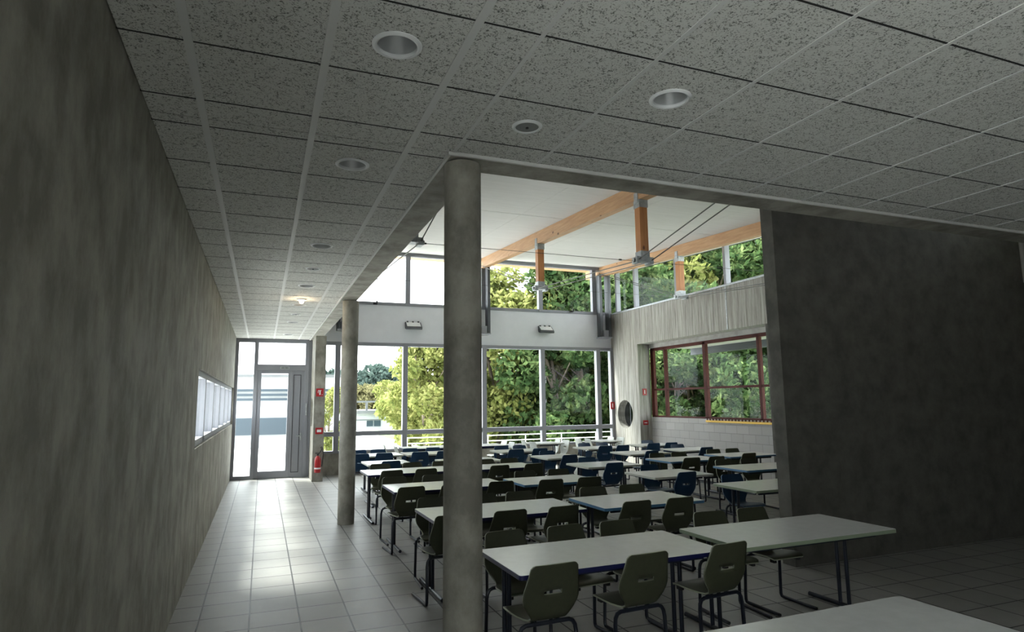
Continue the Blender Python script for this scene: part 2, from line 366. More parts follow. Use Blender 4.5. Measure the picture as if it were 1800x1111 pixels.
bm_ = MB().hbox((.602,2.10,ZC-.006), (.738,9.3,1.3)); bm_.hbox((.738,2.10,ZC-.006), (5.5,2.24,1.3))
struct('wall_left_beam', bm_, M['concrete'])
up = MB(); 
def slopewall(mb, x0, x1, y0, y1, z0):
    v = [H(x0,y0,z0),H(x1,y0,z0),H(x1,y1,z0),H(x0,y1,z0),H(x0,y0,zr(y0)),H(x1,y0,zr(y0)),H(x1,y1,zr(y1)),H(x0,y1,zr(y1))]
    mb.add(v, [(0,3,2,1),(4,5,6,7),(0,1,5,4),(1,2,6,5),(2,3,7,6),(3,0,4,7)])
slopewall(up, .61,.73,2.10,9.3,1.3); slopewall(up, .73,5.5,2.10,2.22,1.3)
struct('wall_left_upper', up, M['plaster'])
# roof soffit with joints
rf = MB()
ysr = [2.10,2.9,5.04,6.32,8.46,9.34]; xsr = [.6,1.6,2.63,3.7,4.77,5.95]
for i in range(len(ysr)-1):
    for j in range(len(xsr)-1):
        y0, y1 = ysr[i]+.005, ysr[i+1]-.005; x0, x1 = xsr[j]+.0012, xsr[j+1]-.0012
        v = [H(x0,y0,zr(y0)),H(x1,y0,zr(y0)),H(x1,y1,zr(y1)),H(x0,y1,zr(y1))]; v += [p+Vector((0,0,.05)) for p in v]
        rf.add(v, [(0,3,2,1),(4,5,6,7),(0,1,5,4),(1,2,6,5),(2,3,7,6),(3,0,4,7)])
struct('ceiling_hall', rf, M['roofpanel'])
ev = MB(); v = [H(.6,9.36,zr(9.36)),H(5.95,9.36,zr(9.36)),H(5.95,9.9,zr(9.9)),H(.6,9.9,zr(9.9))]; v += [p+Vector((0,0,.05)) for p in v]
ev.add(v, [(0,3,2,1),(4,5,6,7),(0,1,5,4),(1,2,6,5),(2,3,7,6),(3,0,4,7)]); struct('roof_eave', ev, M['wood'])
rs = MB(); v = [H(.55,2.05,zr(2.05)+.03),H(6.1,2.05,zr(2.05)+.03),H(6.1,9.95,zr(9.95)+.03),H(.55,9.95,zr(9.95)+.03)]; v += [p+Vector((0,0,.2)) for p in v]
rs.add(v, [(0,3,2,1),(4,5,6,7),(0,1,5,4),(1,2,6,5),(2,3,7,6),(3,0,4,7)])
struct('roof', rs, M['void'])

# columns
def column(x, y, label):
    o = MB().lathe([(.0,0),(.125,0),(.125,(1+ZC-.006)*S-.012),(.0,(1+ZC-.006)*S-.012)], n=48).build('round_column', M['concrete'], smooth=True)
    o.location = (x*S, y*S, 0); tag(o, label, 'column', kind=None)
column(.670, 2.18, 'thick round concrete column in front, holding the beam corner')
column(.690, 5.57, 'round concrete column further back under the long beam')

# far wall
pr = MB().holed(8.65*S, 9.298*S, 0, (1+ZC-.006)*S, 9.03*S, (1-.12)*S, .19*S, .632*S, .768*S, 'X')
struct('wall_far_pier', pr, M['concrete'])
struct('wall_far_band', MB().hbox((.60,9.3,.875), (5.5,9.40,1.44)), M['plaster'])
struct('wall_far_sill', MB().hbox((.60,9.3,-1), (5.5,9.36,-.675)), M['concrete'])
W = sempty('window_8'); fr = MB().hbox((-.36,9.27,-1), (-.32,9.35,ZC)); fr.hbox((-.32,9.27,.84), (-.12,9.35,ZC)); fr.hbox((-.32,9.27,-1), (-.12,9.35,-.95)); fr.build('window_frame', M['alu'], W)
MB().hbox((-.33,9.31,-.96), (-.12,9.314,.85)).build('pane', M['glass'], W)
W = sempty('window_1'); fr = MB(); w1 = .036
for x in (.785,.985,1.96,3.20,4.20,5.22,5.475): fr.hbox((x-(w1 if x not in (.785,5.475) else .025),9.26,-.675), (x+(w1 if x not in (.785,5.475) else .025),9.34,.875))
fr.hbox((.76,9.265,.825), (5.5,9.335,.875)); fr.hbox((.76,9.265,-.465), (5.5,9.335,-.40)); fr.hbox((.76,9.265,-.70), (5.5,9.335,-.665))
fr.build('window_frame', M['alu'], W, bevel=.006)
MB().hbox((.77,9.30,-.67), (5.49,9.304,.83)).build('pane', M['glass'], W)
W = sempty('window_2'); fr = MB()
for x in (.76,1.99,3.20,4.19,5.19,5.475): fr.hbox((x-.036,9.28,1.44), (x+.036,9.36,2.26))
fr.hbox((.74,9.285,1.44), (5.5,9.355,1.485)); fr.hbox((.74,9.27,2.205), (5.5,9.355,2.26))
fr.build('window_frame', M['alu'], W, bevel=.006)
MB().hbox((.75,9.32,1.47), (5.49,9.324,2.22)).build('pane', M['glass'], W)

# door at the far left
D = sempty('door_1'); fr = MB()
for a, b in ((-.12,-.07),(.545,.60)): fr.hbox((a,9.27,-1), (b,9.35,ZC))
fr.hbox((-.07,9.27,.455), (.545,9.35,.54)); fr.hbox((-.07,9.27,.84), (.545,9.35,ZC))
fr.hbox((.599,9.28,-1), (.632,9.34,ZC))
fr.build('door_frame', M['alu'], D, bevel=.005)
MB().hbox((-.07,9.31,.54), (.545,9.314,.84)).build('transom_pane', M['glass'], D)
lf = MB().hbox((-.075,9.28,-.998), (-.02,9.33,.456)); lf.hbox((.325,9.28,-.998), (.3675,9.33,.456)); lf.hbox((-.02,9.28,-.998), (.325,9.33,-.90)); lf.hbox((-.02,9.28,.415), (.325,9.33,.456))
lf = lf.build('glazed_leaf', M['alu'], D, bevel=.004); lf['label'] = 'glazed door leaf'
MB().hbox((-.02,9.303,-.90), (.325,9.306,.415)).build('pane', M['glass'], lf)
sl = MB().hbox((.3685,9.28,-.998), (.546,9.33,.456)).build('solid_leaf', M['alu'], D, bevel=.004); sl['label'] = 'narrow solid grey leaf with framed panel'
gp = MB()
for a, b in (((.395,-.93),(.402,.40)),((.488,-.93),(.495,.40)),((.395,-.93),(.495,-.922)),((.395,.392),(.495,.40))): gp.hbox((a[0],9.276,a[1]), (b[0],9.281,b[1]))
gp.build('panel_groove', M['black'], sl)
hd = MB().tube([H(.51,9.28,-.44),H(.51,9.25,-.44),H(.45,9.25,-.44)], .011); hd.hbox((.50,9.272,-.50), (.52,9.281,-.40)); hd.build('door_handle', M['galv'], sl)
cl_ = MB().hbox((.565,9.25,-.16), (.582,9.27,.0)); cl_.build('door_hinge', M['galv'], D)
pl = MB().hbox((.215,9.262,.475), (.335,9.27,.51)).build('door_plate', M['galv'], D)
tx = MB()
for k in range(9):
    if k != 4: tx.hbox((.228+k*.011,9.2605,.486), (.228+k*.011+.007,9.262,.499))
tx.build('plate_lettering', M['black'], D)

# right wall
rw = MB().holed(8.5*S, 9.3*S, 0, 1.875*S, 8.93*S, (1-.23)*S, .228*S, 5.5*S, 5.72*S, 'X')
rw.hbox((5.5,2.24,.875), (5.72,9.3,1.44)); rw.hbox((5.5,9.3,-1), (5.72,9.4,1.44))
struct('wall_right', rw, M['board'])
jn = MB()
for y in (6.40,4.4): jn.hbox((5.494,y-.008,.875), (5.5,y+.008,1.44))
for y in (8.45,): pass
jn.hbox((5.488,2.24,1.44), (5.74,9.3,1.462))
struct('trim_3', jn, M['galv'])
struct('wall_right_block', MB().hbox((5.72,5.75,-1), (5.86,8.5,-.27)), M['block'])
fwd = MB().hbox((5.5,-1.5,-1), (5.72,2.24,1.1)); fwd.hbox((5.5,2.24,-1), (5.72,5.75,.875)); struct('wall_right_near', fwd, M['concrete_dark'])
struct('wall_added_screen', MB().hbox((3.0,3.02,-1), (5.5,3.12,1.36)), M['concrete_dark'])  # unseen wall added to keep the right of the view dark
# round light in the pier
pw = sempty('window_5'); MB().lathe([(.0,0),(.2275*S,0)], (5.63*S,8.93*S,.77*S), 40, axis='X').build('pane', M['glass_dark'], pw)
MB().hbox((5.615,8.95,-.45), (5.628,8.965,-.01)).build('window_frame', M['alu_dark'], pw)
# red framed window
W = sempty('window_4'); fr = MB()
for y, a in ((8.47,.04),(8.13,.022),(7.19,.032),(6.15,.022),(5.79,.04)): fr.hbox((5.735,y-a,-.27), (5.785,y+a,.80))
fr.hbox((5.735,5.75,.765), (5.785,8.5,.81)); fr.hbox((5.735,5.75,-.285), (5.785,8.5,-.245)); fr.hbox((5.74,5.75,.14), (5.78,8.5,.17))
fr.build('window_frame', M['red_frame'], W, bevel=.006)
MB().hbox((5.76,5.76,-.26), (5.763,8.49,.78)).build('pane', M['glass'], W)
struct('wall_right_lintel', MB().hbox((5.72,5.75,.81), (5.86,9.3,.93)), M['concrete_light'])
# right clerestory
W = sempty('window_3'); fr = MB()
for y in (9.20,8.63,7.53,6.47,5.4,4.3,3.2): fr.hbox((5.56,y-.022,1.462), (5.64,y+.022,zr(y)-.005))
fr.hbox((5.56,2.24,1.462), (5.64,9.28,1.485))
fr.build('window_frame', M['alu'], W, bevel=.004)
gp = MB(); v = [H(5.60,2.24,1.47),H(5.60,9.28,1.47),H(5.60,9.28,zr(9.28)),H(5.60,2.24,zr(2.24))]; v += [p+Vector((.006,0,0)) for p in v]
gp.add(v, [(0,3,2,1),(4,5,6,7),(0,1,5,4),(1,2,6,5),(2,3,7,6),(3,0,4,7)]); gp.build('pane', M['glass'], W)

# ---------------------------------------------------------------- timber trusses
def truss(X, label, pos):
    t = empty('timber_truss', H(X, 2.3, -1) + Vector((0,0,0))); base = Vector(t.location)
    tag(t, label, 'truss', 'trussed timber roof beams')
    def L(x, y, z): return H(x, y, z) - base
    b = MB(); hw = .045
    y0, y1 = 2.24, 9.75
    v = [L(X-hw,y0,zr(y0)-.155),L(X+hw,y0,zr(y0)-.155),L(X+hw,y1,zr(y1)-.155),L(X-hw,y1,zr(y1)-.155),L(X-hw,y0,zr(y0)-.002),L(X+hw,y0,zr(y0)-.002),L(X+hw,y1,zr(y1)-.002),L(X-hw,y1,zr(y1)-.002)]
    b.add(v, [(0,3,2,1),(4,5,6,7),(0,1,5,4),(1,2,6,5),(2,3,7,6),(3,0,4,7)])
    b.build('top_beam', M['wood'], t)
    for y in (4.80, 7.10):
        zt = zr(y)-.155; zb = 1.40 - .06*(7.1-y) ; 
        p = MB().box(L(X-.042,y-.042,zb), L(X+.042,y+.042,zt)).build('strut', M['wood_post'], t, bevel=.004)
        c = MB().box(L(X-.047,y-.047,zt-.075), L(X+.047,y+.047,zt-.001))
        c.box(L(X-.052,y-.03,zt-.03), L(X-.046,y+.03,zt+.07)); c.build('steel_cap', M['galv'], p)
        c = MB().box(L(X-.047,y-.047,zb-.012), L(X+.047,y+.047,zb+.085)); c.build('steel_shoe', M['galv'], p)
        for sx in (-1, 1):
            c = MB().box(L(X+sx*.047,y-.045,zb-.03), L(X+sx*.088,y+.045,zb+.03))
            c.tube([L(X+sx*.088,y,zb), L(X+sx*.105,y,zb)], .035, 12)
            c.build('rod_clamp', M['galv'], p)
    for sx in (-1, 1):
        x = X+sx*.07
        r = MB().tube([L(x,9.22,zr(9.2)-.12), L(x,7.10,1.395), L(x,4.80,1.257), L(x,2.40,zr(2.4)-.12)], .0095, 8)
        r.tube([L(x,8.4,1.395+.745*(1.3/2.12)-.0), L(x,8.25,1.395+.745*(1.15/2.12)-.0)], .018, 8) if False else None
        r.build('tie_rod', M['steel'], t)
    return t
truss(1.05, 'timber truss mostly hidden above the left concrete beam, steel rods showing', 0)
truss(3.20, 'middle honey timber truss with two struts and steel tie rods', 1)
truss(5.33, 'right timber truss along the clerestory above the concrete wall', 2)
def steelpost(X, label):
    t = empty('steel_bracket_post', H(X, 9.2, 1.04)); tag(t, label, 'steel post', 'steel posts under the truss ends'); base = Vector(t.location)
    for sx in (-1, 1):
        MB().box(H(X+sx*.08-.022,9.13,1.05)-base, H(X+sx*.08+.022,9.25,zr(9.2)-.157)-base).build('channel', M['alu_dark'], t, bevel=.004)
    b = MB().box(H(X-.045,9.12,1.04)-base, H(X+.045,9.27,1.16)-base); b.box(H(X-.10,9.10,1.03)-base, H(X+.10,9.29,1.05)-base); b.build('base_shoe', M['alu'], t, bevel=.004)
steelpost(1.05, 'dark steel post on the white band, half hidden by the rear column')
steelpost(3.155, 'dark steel post on the white band beside the front column')
steelpost(5.31, 'pair of dark steel channels in the corner by the concrete wall')
for y, z, lab in ((4.80,1.262,'thin horizontal steel cable tying the nearer struts across the hall'), (7.10,1.405,'thin horizontal steel cable tying the farther struts across the hall')):
    c = MB().tube([H(.735,y,z-.005), H(5.5,y,z-.005)], .0035, 6)
    for x in (.80,1.16,2.96,3.44,5.1,5.45): c.tube([H(x-.012,y,z-.005), H(x+.012,y,z-.005)], .013, 8)
    tag(c.build('tie_cable', M['steel']), lab, 'cable')
for x, z, lab in ((1.5,1.44,'small dark catch on the clerestory sill left of the front column'), (4.74,1.46,'small dark catch on the clerestory sill right of the far strut')):
    k = MB().hbox((x-.03,9.255,z), (x+.03,9.284,z+.025)); k.hbox((x+.01,9.235,z+.01), (x+.03,9.26,z+.055))
    tag(k.build('window_catch', M['black'], bevel=.003), lab, 'window catch')
for x, lab in ((1.99,'scissor stay on the clerestory window left of the front column'),):
    pass

# flood lights on the band
def flood(x, z, label):
    t = empty('wall_floodlight', H(x, 9.3, z)); tag(t, label, 'floodlight', 'floodlights on the white band')
    b = MB(); w_, d_ = .22, .24
    pr_ = [(-.02,.10),(-.20,-.045),(-.235,-.085),(-.20,-.125),(-.05,-.09),(-.02,-.02)]
    vs = [(-w_,y,z_) for y, z_ in pr_] + [(w_,y,z_) for y, z_ in pr_]; n = len(pr_)
    b.add(vs, [tuple(range(n)), tuple(reversed(range(n, 2*n)))] + [(i, n+i, n+(i+1) % n, (i+1) % n) for i in range(n)])
    b.build('lamp_body', M['alu_dark'], t, bevel=.006)
    gq = MB().add([(-w_+.03,-.032,.096),(w_-.03,-.032,.096),(w_-.03,-.195,-.035),(-w_+.03,-.195,-.035)], [(0,1,2,3)]); gq.build('lamp_glass', M['white_metal'], t)
    for q in (-.15,0,.15): MB().box((q-.02,-.05,.085), (q+.02,0,.125)).build('mounting_bracket', M['alu_dark'], t)
flood(2.07,1.145,'dark box floodlight on the white band left of the front column')
flood(4.255,1.155,'dark box floodlight on the white band right of the front column')

# ---------------------------------------------------------------- ceiling lights and speakers
def dl(x, y, r, kind, label):
    if kind == 'd':
        t = empty('recessed_downlight', H(x, y, ZC)); tag(t, label, 'downlight', 'recessed downlights')
        R = r*S
        MB().lathe([(R*.90,.012),(R*.90,-.008),(R*.98,-.011),(R*1.12,-.004),(R*1.12,.0)], n=40).build('lamp_ring', M['white_metal'], t, smooth=True)
        MB().lathe([(R*.91,-.002),(R*.88,.03),(R*.76,.075),(R*.56,.115),(R*.35,.135),(0,.14)], n=40).build('reflector', M['reflector'], t, smooth=True)
        MB().lathe([(0.0,.09),(R*.20,.09),(R*.22,.13),(R*.1,.138)], n=20).build('bulb', M['white'], t, smooth=True)
    elif kind == 's':
        t = empty('ceiling_speaker', H(x, y, ZC)); tag(t, label, 'ceiling speaker', 'round ceiling speakers'); R = r*S
        MB().lathe([(R*.92,.0),(R*.92,-.010),(R*1.05,-.012),(R*1.2,-.003),(R*1.2,.0)], n=36).build('speaker_ring', M['white_metal'], t, smooth=True)
        MB().lathe([(0,-.009),(R*.93,-.004)], n=36).build('grille', M['mesh_grey'], t, smooth=True)
        MB().lathe([(0,-.014),(.009,-.014),(.009,-.006)], n=12).build('centre_screw', M['black'], t)
        sl_ = MB().lathe([(R*.9,.0),(R*.9,.05),(0,.05)], n=24).build('speaker_can', M['void'], t)
    else:
        t = empty('small_spotlight', H(x, y, ZC)); tag(t, label, 'spotlight'); R = r*S
        MB().lathe([(R*.80,.0),(R*.80,-.02),(R*1.1,-.02),(R*1.16,.0)], n=28).build('lamp_ring', M['white_metal'], t, smooth=True)
        em = bpy.data.materials.new('lit bulb'); em.use_nodes = True; b = em.node_tree.nodes['Principled BSDF']
        b.inputs['Emission Color'].default_value = (1,.72,.42,1); b.inputs['Emission Strength'].default_value = 14
        MB().lathe([(0,-.075),(R*.4,-.065),(R*.55,-.035),(R*.5,.0),(R*.5,.03)], n=20).build('bulb', em, t, smooth=True)
        l = bpy.data.lights.new('spot bulb', 'POINT'); l.energy = .25; l.color = (1,.72,.42); l.shadow_soft_size = .03
        lo = bpy.data.objects.new('bulb_light', l); COL.objects.link(lo); lo.parent = t; lo.location = (0,0,-.11)
nm = ['recessed downlight nearest the camera, large, at upper left of the ceiling','recessed downlight at the upper right of the ceiling, alone','white ringed round speaker in the ceiling between the two nearest downlights',
      'recessed downlight just left of the front column top, second in its line','recessed downlight third in the line along the left ceiling','white ringed speaker in the left ceiling just past the third downlight',
      'recessed downlight just before the small lit spotlight','small lit spotlight glowing warm white in the left ceiling','recessed downlight just beyond the small lit spotlight',
      'farther ceiling speaker past the lit spotlight','second last recessed downlight in the line towards the far door','last recessed downlight, tiny, closest to the far door']
for q, n_ in zip(spots, nm): dl(*q, n_)

# ---------------------------------------------------------------- fire safety items
def signbox(name, c, size, normal, mark, label, cat):
    t = empty(name, c); tag(t, label, cat)
    w_, h_ = size
    b = MB()
    if normal == 'Y':
        b.box((-w_/2,-.012,-h_/2), (w_/2,0,h_/2)); b.build('board', M['red'], t, bevel=.003)
        k = MB()
        if mark == 'ext':
            k.box((-.012,-.014,-h_*.30), (.018,-.0125,h_*.22)); k.box((-.04,-.014,h_*.2), (.035,-.0125,h_*.28)); k.box((-.045,-.014,-h_*.08), (-.033,-.0125,h_*.22)); k.box((w_*.28,-.014,-h_*.32), (w_*.36,-.0125,-h_*.24)); 
        if mark == 'btn': k.box((-.05,-.014,-.03), (.05,-.0125,.03))
        if mark == 'bar': k.box((-.012,-.014,-h_*.28), (.012,-.0125,h_*.28))
        if mark == 'arrow': k.box((-.05,-.014,-.015), (.02,-.0125,.005)); k.add([(.02,-.0135,.02),(.05,-.0135,-.005),(.02,-.0135,-.03)], [(0,1,2)])
        if k.v: k.build('white_mark', M['white'], t)
    return t
signbox('extinguisher_sign', H(.70,8.65,.142), (.17,.19), 'Y', 'ext', 'red square extinguisher sign with white symbol on left concrete pier', 'sign')
fa = signbox('fire_alarm_box', H(.705,8.65,-.355), (.17,.15), 'Y', 'btn', 'red fire alarm call point on left concrete pier above the extinguisher', 'alarm')
def ext():
    c = H(.70,8.65,-1); c.z = .22; t = empty('fire_extinguisher', (c.x-.01, c.y-.10, c.z)); t.scale = (.86,1,.82); tag(t, 'red fire extinguisher with black hose hanging on left concrete pier', 'fire extinguisher')
    MB().lathe([(0,0),(.075,.0),(.083,.02),(.083,.36),(.07,.42),(.035,.46),(.02,.47),(0,.47)], n=28).build('cylinder', M['red'], t, smooth=True)
    b = MB().tube([(0,0,.46),(0,0,.53)], .022, 12); b.box((-.07,-.012,.52), (.04,.012,.54)); b.box((-.07,-.01,.555), (.03,.01,.568)); b.build('valve', M['black'], t)
    b = MB().tube([(.02,0,.51),(.08,0,.60),(.10,0,.66),(.06,0,.70),(.09,-.0,.72),(.13,0,.66),(.14,0,.5),(.125,0,.3),(.11,0,.16)], .012, 8); b.build('hose', M['black'], t, smooth=True)
    MB().lathe([(.0845,.10),(.0845,.14)], n=28).build('label_band', M['white'], t)
    b = MB().box((-.03,.083,.30), (.03,.10,.40)); b.build('wall_hook', M['black'], t)
ext()
t = signbox('alarm_siren', H(5.46,9.255,-.09), (.14,.22), 'Y', 'bar', 'red alarm siren in the corner left of the round window', 'alarm')
signbox('fire_sign', H(5.60,8.499,.122), (.14,.19), 'Y', 'bar', 'upper red sign with white mark on the jamb beside red window', 'sign')
signbox('fire_direction_sign', H(5.60,8.499,-.355), (.17,.13), 'Y', 'arrow', 'lower red sign with white arrow on the jamb beside red window', 'sign')
# yellow rail on the block wall
t = empty('yellow_rail', H(5.72,6.4,-.29)); tag(t, 'yellow rail with red studs under the right end of red window', 'rail'); base = Vector(t.location)
MB().box(H(5.685,5.8,-.315)-base, H(5.719,7.16,-.288)-base).build('rail', M['yellow'], t, bevel=.004)
b = MB()
for k in range(22): b.tube([H(5.70,5.84+k*.062,-.288)-base, H(5.70,5.84+k*.062,-.262)-base], .016, 8)
b.build('studs', M['red_frame'], t)

# ---------------------------------------------------------------- furniture
def lerp(a, b, k): return a+(b-a)*k
def make_chair(shell, rim, name_label):
    t = empty('canteen_chair'); tag(t, name_label, 'chair', 'canteen chairs')
    prof = [(.000,.802,.136,.006),(.001,.796,.153,.007),(.005,.780,.167,.008),(.014,.74,.174,.010),(.026,.70,.181,.012),(.036,.665,.188,.013),(.044,.638,.194,.014),(.050,.612,.198,.015),
            (.057,.585,.199,.014),(.066,.55,.190,.012),(.076,.51,.166,.010),(.090,.475,.140,.007),(.108,.452,.127,.005),(.135,.438,.132,.004),(.17,.433,.150,.006),(.22,.434,.172,.010),
            (.28,.440,.188,.010),(.34,.447,.194,.008),(.39,.450,.192,.005),(.425,.446,.184,.002),(.445,.436,.165,0)]
    ts = [-1,-.92,-.8,-.66,-.5,-.32,-.16,0,.16,.32,.5,.66,.8,.92,1]; nc = len(ts); b = MB(); vs = []
    for i, (y, z, hw, cv) in enumerate(prof):
        for tt in ts:
            if i < 14: vs.append((tt*hw, y+cv*tt*tt*1.4, z))
            else: vs.append((tt*hw, y, z+cv*tt*tt))
    fs = []
    for i in range(len(prof)-1):
        for j in range(nc-1):
            if i == 6 and 5 <= j < 9: continue
            fs.append((i*nc+j, i*nc+j+1, (i+1)*nc+j+1, (i+1)*nc+j))
    b.add(vs, fs); o = b.build('shell', [shell, rim], t, smooth=True)
    so = o.modifiers.new('thickness', 'SOLIDIFY'); so.thickness = .012; so.offset = 0; so.material_offset_rim = 1
    for sx in (-1, 1):
        l = MB().tube([(sx*.10,.13,.415),(sx*.155,.13,.415),(sx*.182,.13,.404),(sx*.197,.128,.38),(sx*.203,.125,.34),(sx*.206,.115,.10),(sx*.206,.115,.035),(sx*.206,.125,.016),(sx*.206,.15,.014),(sx*.206,.50,.014)], .0140, 8)
        lo = l.build('leg', M['leg'], t, smooth=True)
        MB().tube([(sx*.206,.485,.0135),(sx*.206,.515,.0135)], .0135, 8).build('end_cap', M['black'], lo)
    s_ = MB().tube([(-.10,.13,.415),(.10,.13,.415)], .0140, 8)
    for sx in (-1, 1): s_.tube([(sx*.09,.13,.418),(sx*.09,.30,.422),(sx*.09,.41,.430)], .010, 8)
    s_.tube([(-.14,.385,.428),(.14,.385,.428)], .010, 8)
    s_.build('seat_frame', M['leg'], t, smooth=True)
    for sx in (-1, 1): MB().box((sx*.135-.014,.375,.405), (sx*.135+.014,.425,.43)).build('table_hook', M['black'], t)
    learn(t); return t
CH = {'g': make_chair(M['shell_g'], M['rim_g'], 'x'), 'b': make_chair(M['shell_b'], M['rim_b'], 'x'), 'p': make_chair(M['shell_sunlit'], M['rim_g'], 'x')}
CNAME = {'g': 'olive green', 'b': 'navy blue', 'p': 'pale grey'}
ORD = ['first','second','third','fourth','fifth']
ROW = {'1':'front','2':'second','3':'third','4':'fourth','5':'fifth','6':'sixth','7':'farthest'}
def tname(k):
    if k == 'B0': return 'nearest table at lower right corner'
    return '%s table in the %s row' % (ORD['ABCDE'.index(k[1])], ROW[k[0]])
ENAME = {'blue':'dark blue','sky':'light blue','sage':'sage green','grey':'pale grey'}
TCACHE = {}
def make_table(k, x0, x1, y0, y1, edge):
    L_ = round(x1-x0, 2); W_ = round(y1-y0, 2); key = (L_, W_, edge)
    lab = 'white rectangular table with %s edge, %s' % (ENAME[edge], 'cut off by the lower right corner' if k == 'B0' else '%s from left in the %s row' % (ORD['ABCDE'.index(k[1])], ROW[k[0]]))
    if key in TCACHE: t = copy_tree(TCACHE[key])
    else:
        t = empty('canteen_table'); hx, hy = L_/2, W_/2
        def rr(hx, hy, r=.02):
            p = []
            for cx, cy, a0 in ((hx-r,hy-r,0),(-hx+r,hy-r,90),(-hx+r,-hy+r,180),(hx-r,-hy+r,270)):
                for q in range(4): a = math.radians(a0+q*30); p.append((cx+r*math.cos(a), cy+r*math.sin(a)))
            return p
        MB().prism(rr(hx-.003, hy-.003), .712, .7405).build('tabletop', M['top'], t)
        e_ = MB(); po, pi_ = rr(hx, hy), rr(hx-.004, hy-.004); n = len(po)
        e_.add([(x,y,.711) for x, y in po]+[(x,y,.739) for x, y in po]+[(x,y,.7395) for x, y in pi_]+[(x,y,.7105) for x, y in pi_],
               [(i,(i+1) % n,n+(i+1) % n,n+i) for i in range(n)]+[(n+i,n+(i+1) % n,2*n+(i+1) % n,2*n+i) for i in range(n)]+[(i,3*n+i,3*n+(i+1) % n,(i+1) % n) for i in range(n)])
        e_.build('edge_band', M['edge_'+edge], t)
        for sx in (-1, 1):
            x = sx*(hx-.10); l = MB(); yo = .09 if L_ > 1 else .02; fl = min(.78, W_*.98)
            for dy in (-.045, .045): l.tube([(x,yo+dy,.03),(x,yo+dy,.70)], .017, 10)
            l.box((x-.03,yo-.30,.69), (x+.03,min(yo+.28,hy-.04),.712))
            lo = l.build('leg', M['leg'], t, smooth=True)
            f_ = MB().tube([(x,yo-fl/2,.022),(x,yo+fl/2,.022)], .019, 10); f_.build('foot', M['leg'], lo, smooth=True)
        for ya, yb in ((-hy+.10,-hy+.125),(hy-.125,hy-.10)): MB().box((-hx+.13,ya,.672), (hx-.13,yb,.712)).build('side_rail', M['leg'], t)
        learn(t); TCACHE[key] = t
    t.location = ((x0+x1)/2, (y0+y1)/2, 0); t.rotation_euler = (0,0,math.radians(.8))
    tag(t, lab, 'table', 'canteen tables')
TABLES = {
    'B0': (1.7, 3.3, 1.8, 2.58, 'sage'),
    '1A': (1.53, 3.15, 3.8, 4.58, 'blue'),
    '1B': (3.31, 4.91, 3.82, 4.6, 'sage'),
    '2A': (1.5, 3.08, 5.76, 6.56, 'blue'),
    '2B': (3.24, 4.48, 5.72, 6.52, 'sky'),
    '2C': (5.45, 7.05, 6.02, 6.8, 'sage'),
    '3A': (1.53, 3.05, 7.82, 8.62, 'blue'),
    '3B': (3.2, 4.34, 7.72, 8.5, 'sky'),
    '3C': (5.13, 6.15, 7.62, 8.42, 'grey'),
    '3D': (6.85, 8.45, 7.74, 8.52, 'sky'),
    '4A': (1.52, 3.05, 9.8, 10.6, 'blue'),
    '4B': (3.12, 4.34, 9.75, 10.55, 'blue'),
    '4C': (4.96, 6.0, 9.25, 10.05, 'grey'),
    '4D': (6.66, 7.9, 9.4, 10.18, 'sky'),
    '4E': (8.18, 9.4, 9.66, 10.42, 'sky'),
    '5A': (1.76, 2.55, 11.35, 12.15, 'grey'),
    '5B': (3.1, 4.2, 11.1, 11.9, 'grey'),
    '5C': (5.02, 5.85, 10.96, 11.76, 'grey'),
    '5D': (6.87, 7.85, 11.02, 11.82, 'grey'),
    '5E': (8.32, 9.3, 11.25, 12.0, 'grey'),
    '6A': (1.95, 2.78, 13.2, 13.98, 'grey'),
    '6B': (2.84, 3.95, 13.1, 13.88, 'grey'),
    '6C': (4.78, 5.9, 12.75, 13.52, 'grey'),
    '6D': (6.82, 7.8, 12.68, 13.45, 'grey'),
    '6E': (8.4, 9.42, 12.88, 13.6, 'grey'),
    '7A': (3.15, 4.4, 14.75, 15.6, 'blue'),
    '7B': (4.45, 5.72, 14.75, 15.6, 'blue'),
    '7C': (6.5, 7.28, 14.8, 15.6, 'grey'),
    '7D': (8.4, 9.0, 14.8, 15.6, 'grey'),
}
